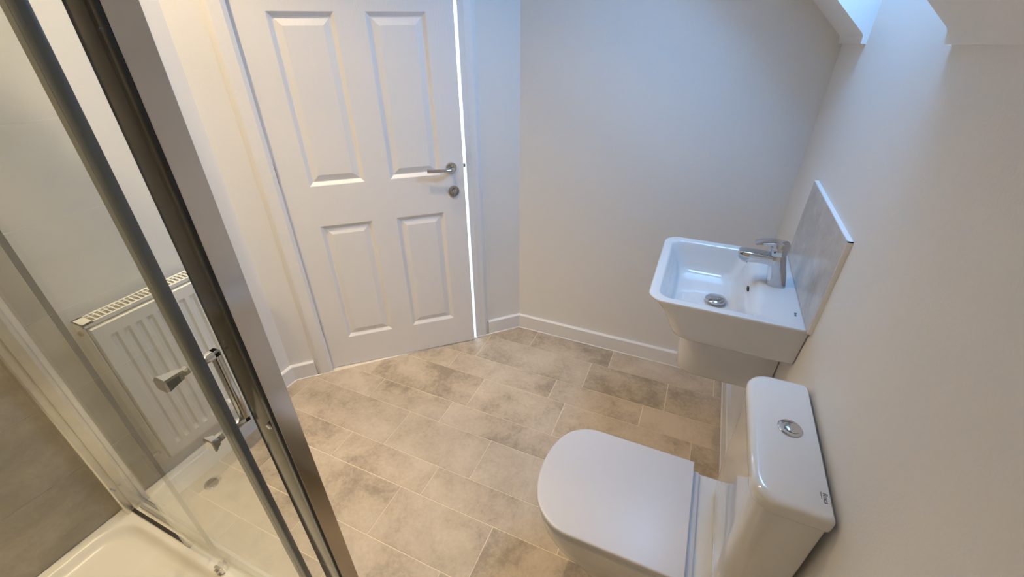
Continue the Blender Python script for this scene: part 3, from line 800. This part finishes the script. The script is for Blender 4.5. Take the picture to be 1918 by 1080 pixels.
loft(b, [dring(-0.252, 0.170, 0.182, 0.132, 0.4425), dring(-0.2555, 0.170, 0.184, 0.134, 0.4455), dring(-0.2555, 0.170, 0.184, 0.134, 0.457), dring(-0.2545, 0.1695, 0.1835, 0.133, 0.4605), dring(-0.251, 0.168, 0.1815, 0.131, 0.4625), dring(-0.245, 0.166, 0.178, 0.128, 0.463)])
wc_part('lid', b, 'seat_plastic', smooth=45)
b = bmesh.new(); box(b, 0.171, 0.189, CY - 0.168, CY + 0.168, 0.4255, 0.440, 0.003); wc_part('hinge_cover', b, 'seat_plastic', smooth=40)
# cistern
cis = bpy.data.objects.new('cistern', None); COL.objects.link(cis); cis.parent = wc; cis.matrix_parent_inverse = WI
CX1 = XR - 0.008
b = bmesh.new()
rings = []
for z, x0, hw, r in ((0.4255, 0.236, 0.166, 0.045), (0.48, 0.231, 0.170, 0.045), (0.60, 0.228, 0.174, 0.046), (0.75, 0.226, 0.178, 0.048), (0.811, 0.225, 0.180, 0.048)):
    rings.append(rrect(x0, CX1 - 0.004, CY - hw, CY + hw, r, 0.006, z, 10))
loft(b, rings); wc_part('tank', b, smooth=42, parent=cis)
b = bmesh.new()
rings = []
for z, i in ((0.8125, 0.004), (0.8150, 0.001), (0.818, 0.0), (0.838, 0.0), (0.844, 0.0025), (0.8475, 0.007), (0.8487, 0.013)):
    rings.append(rrect(0.218 + i, CX1 - min(i, 0.006), CY - 0.188 + i, CY + 0.188 - i, 0.050, 0.010, z, 10))
loft(b, rings); wc_part('cistern_lid', b, smooth=42, parent=cis)
b = bmesh.new(); cyl(b, (0.297, 0.827, 0.8485), (0, 0, 1), [(0.0245, 0), (0.0245, 0.002), (0.0225, 0.0042), (0.0165, 0.0048), (0.016, 0.0035), (0.0155, 0.0035)], 36)
wc_part('flush_plate', b, 'chrome', smooth=35, parent=cis, label='round chrome flush button')
b = bmesh.new(); cyl(b, (0.300, 0.825, 0.8520), (0, 0, 1), [(0.0150, 0), (0.0150, 0.0025), (0.0135, 0.0035), (0.004, 0.0038)], 32)
wc_part('flush_button', b, 'chrome', smooth=35, parent=cis)
T = Matrix.Translation((0.3405, 0.668, 0.8488)) @ Matrix.Rotation(math.radians(-90), 4, 'Z')
text_mesh('maker_mark', 'Roca', 0.0115, T, 'print_black', cis)
b = bmesh.new(); box(b, 0.3335, 0.3345, 0.668 - 0.003, 0.668 + 0.0125, 0.8488, 0.8491); obj('mark_bar', b, 'print_black', cis)

# ------------------------------------------------------------------ ceiling downlights
def downlight(x, y, label, power):
    t = tag(empty('ceiling_downlight', (x, y, ZC)), label, 'ceiling light', 'recessed downlights in the flat ceiling')
    b = bmesh.new(); lathe(b, [(0.044, -0.0005), (0.044, -0.004), (0.040, -0.006), (0.033, -0.0055), (0.031, -0.0005)], 32); obj('bezel', b, 'chrome', t, smooth=40)
    b = bmesh.new(); lathe(b, [(0.030, -0.0005), (0.030, -0.0025), (0.02, -0.003)], 24); obj('lens', b, 'lamp_glow', t)
    ld = bpy.data.lights.new('downlight_lamp', 'AREA'); ld.shape = 'DISK'; ld.size = 0.07; ld.energy = power; ld.color = WARM; ld.spread = math.radians(100)
    lo = bpy.data.objects.new('downlight_lamp', ld); COL.objects.link(lo); lo.parent = t; lo.location = (0, 0, -0.01)
downlight(-1.50, 0.80, 'warm recessed ceiling light nearest the radiator wall', 7.6)
downlight(-1.10, 0.10, 'warm recessed ceiling light above the shower', 7.6)
downlight(-0.78, 1.00, 'dimmer warm recessed ceiling light in front of the door', 4.6)
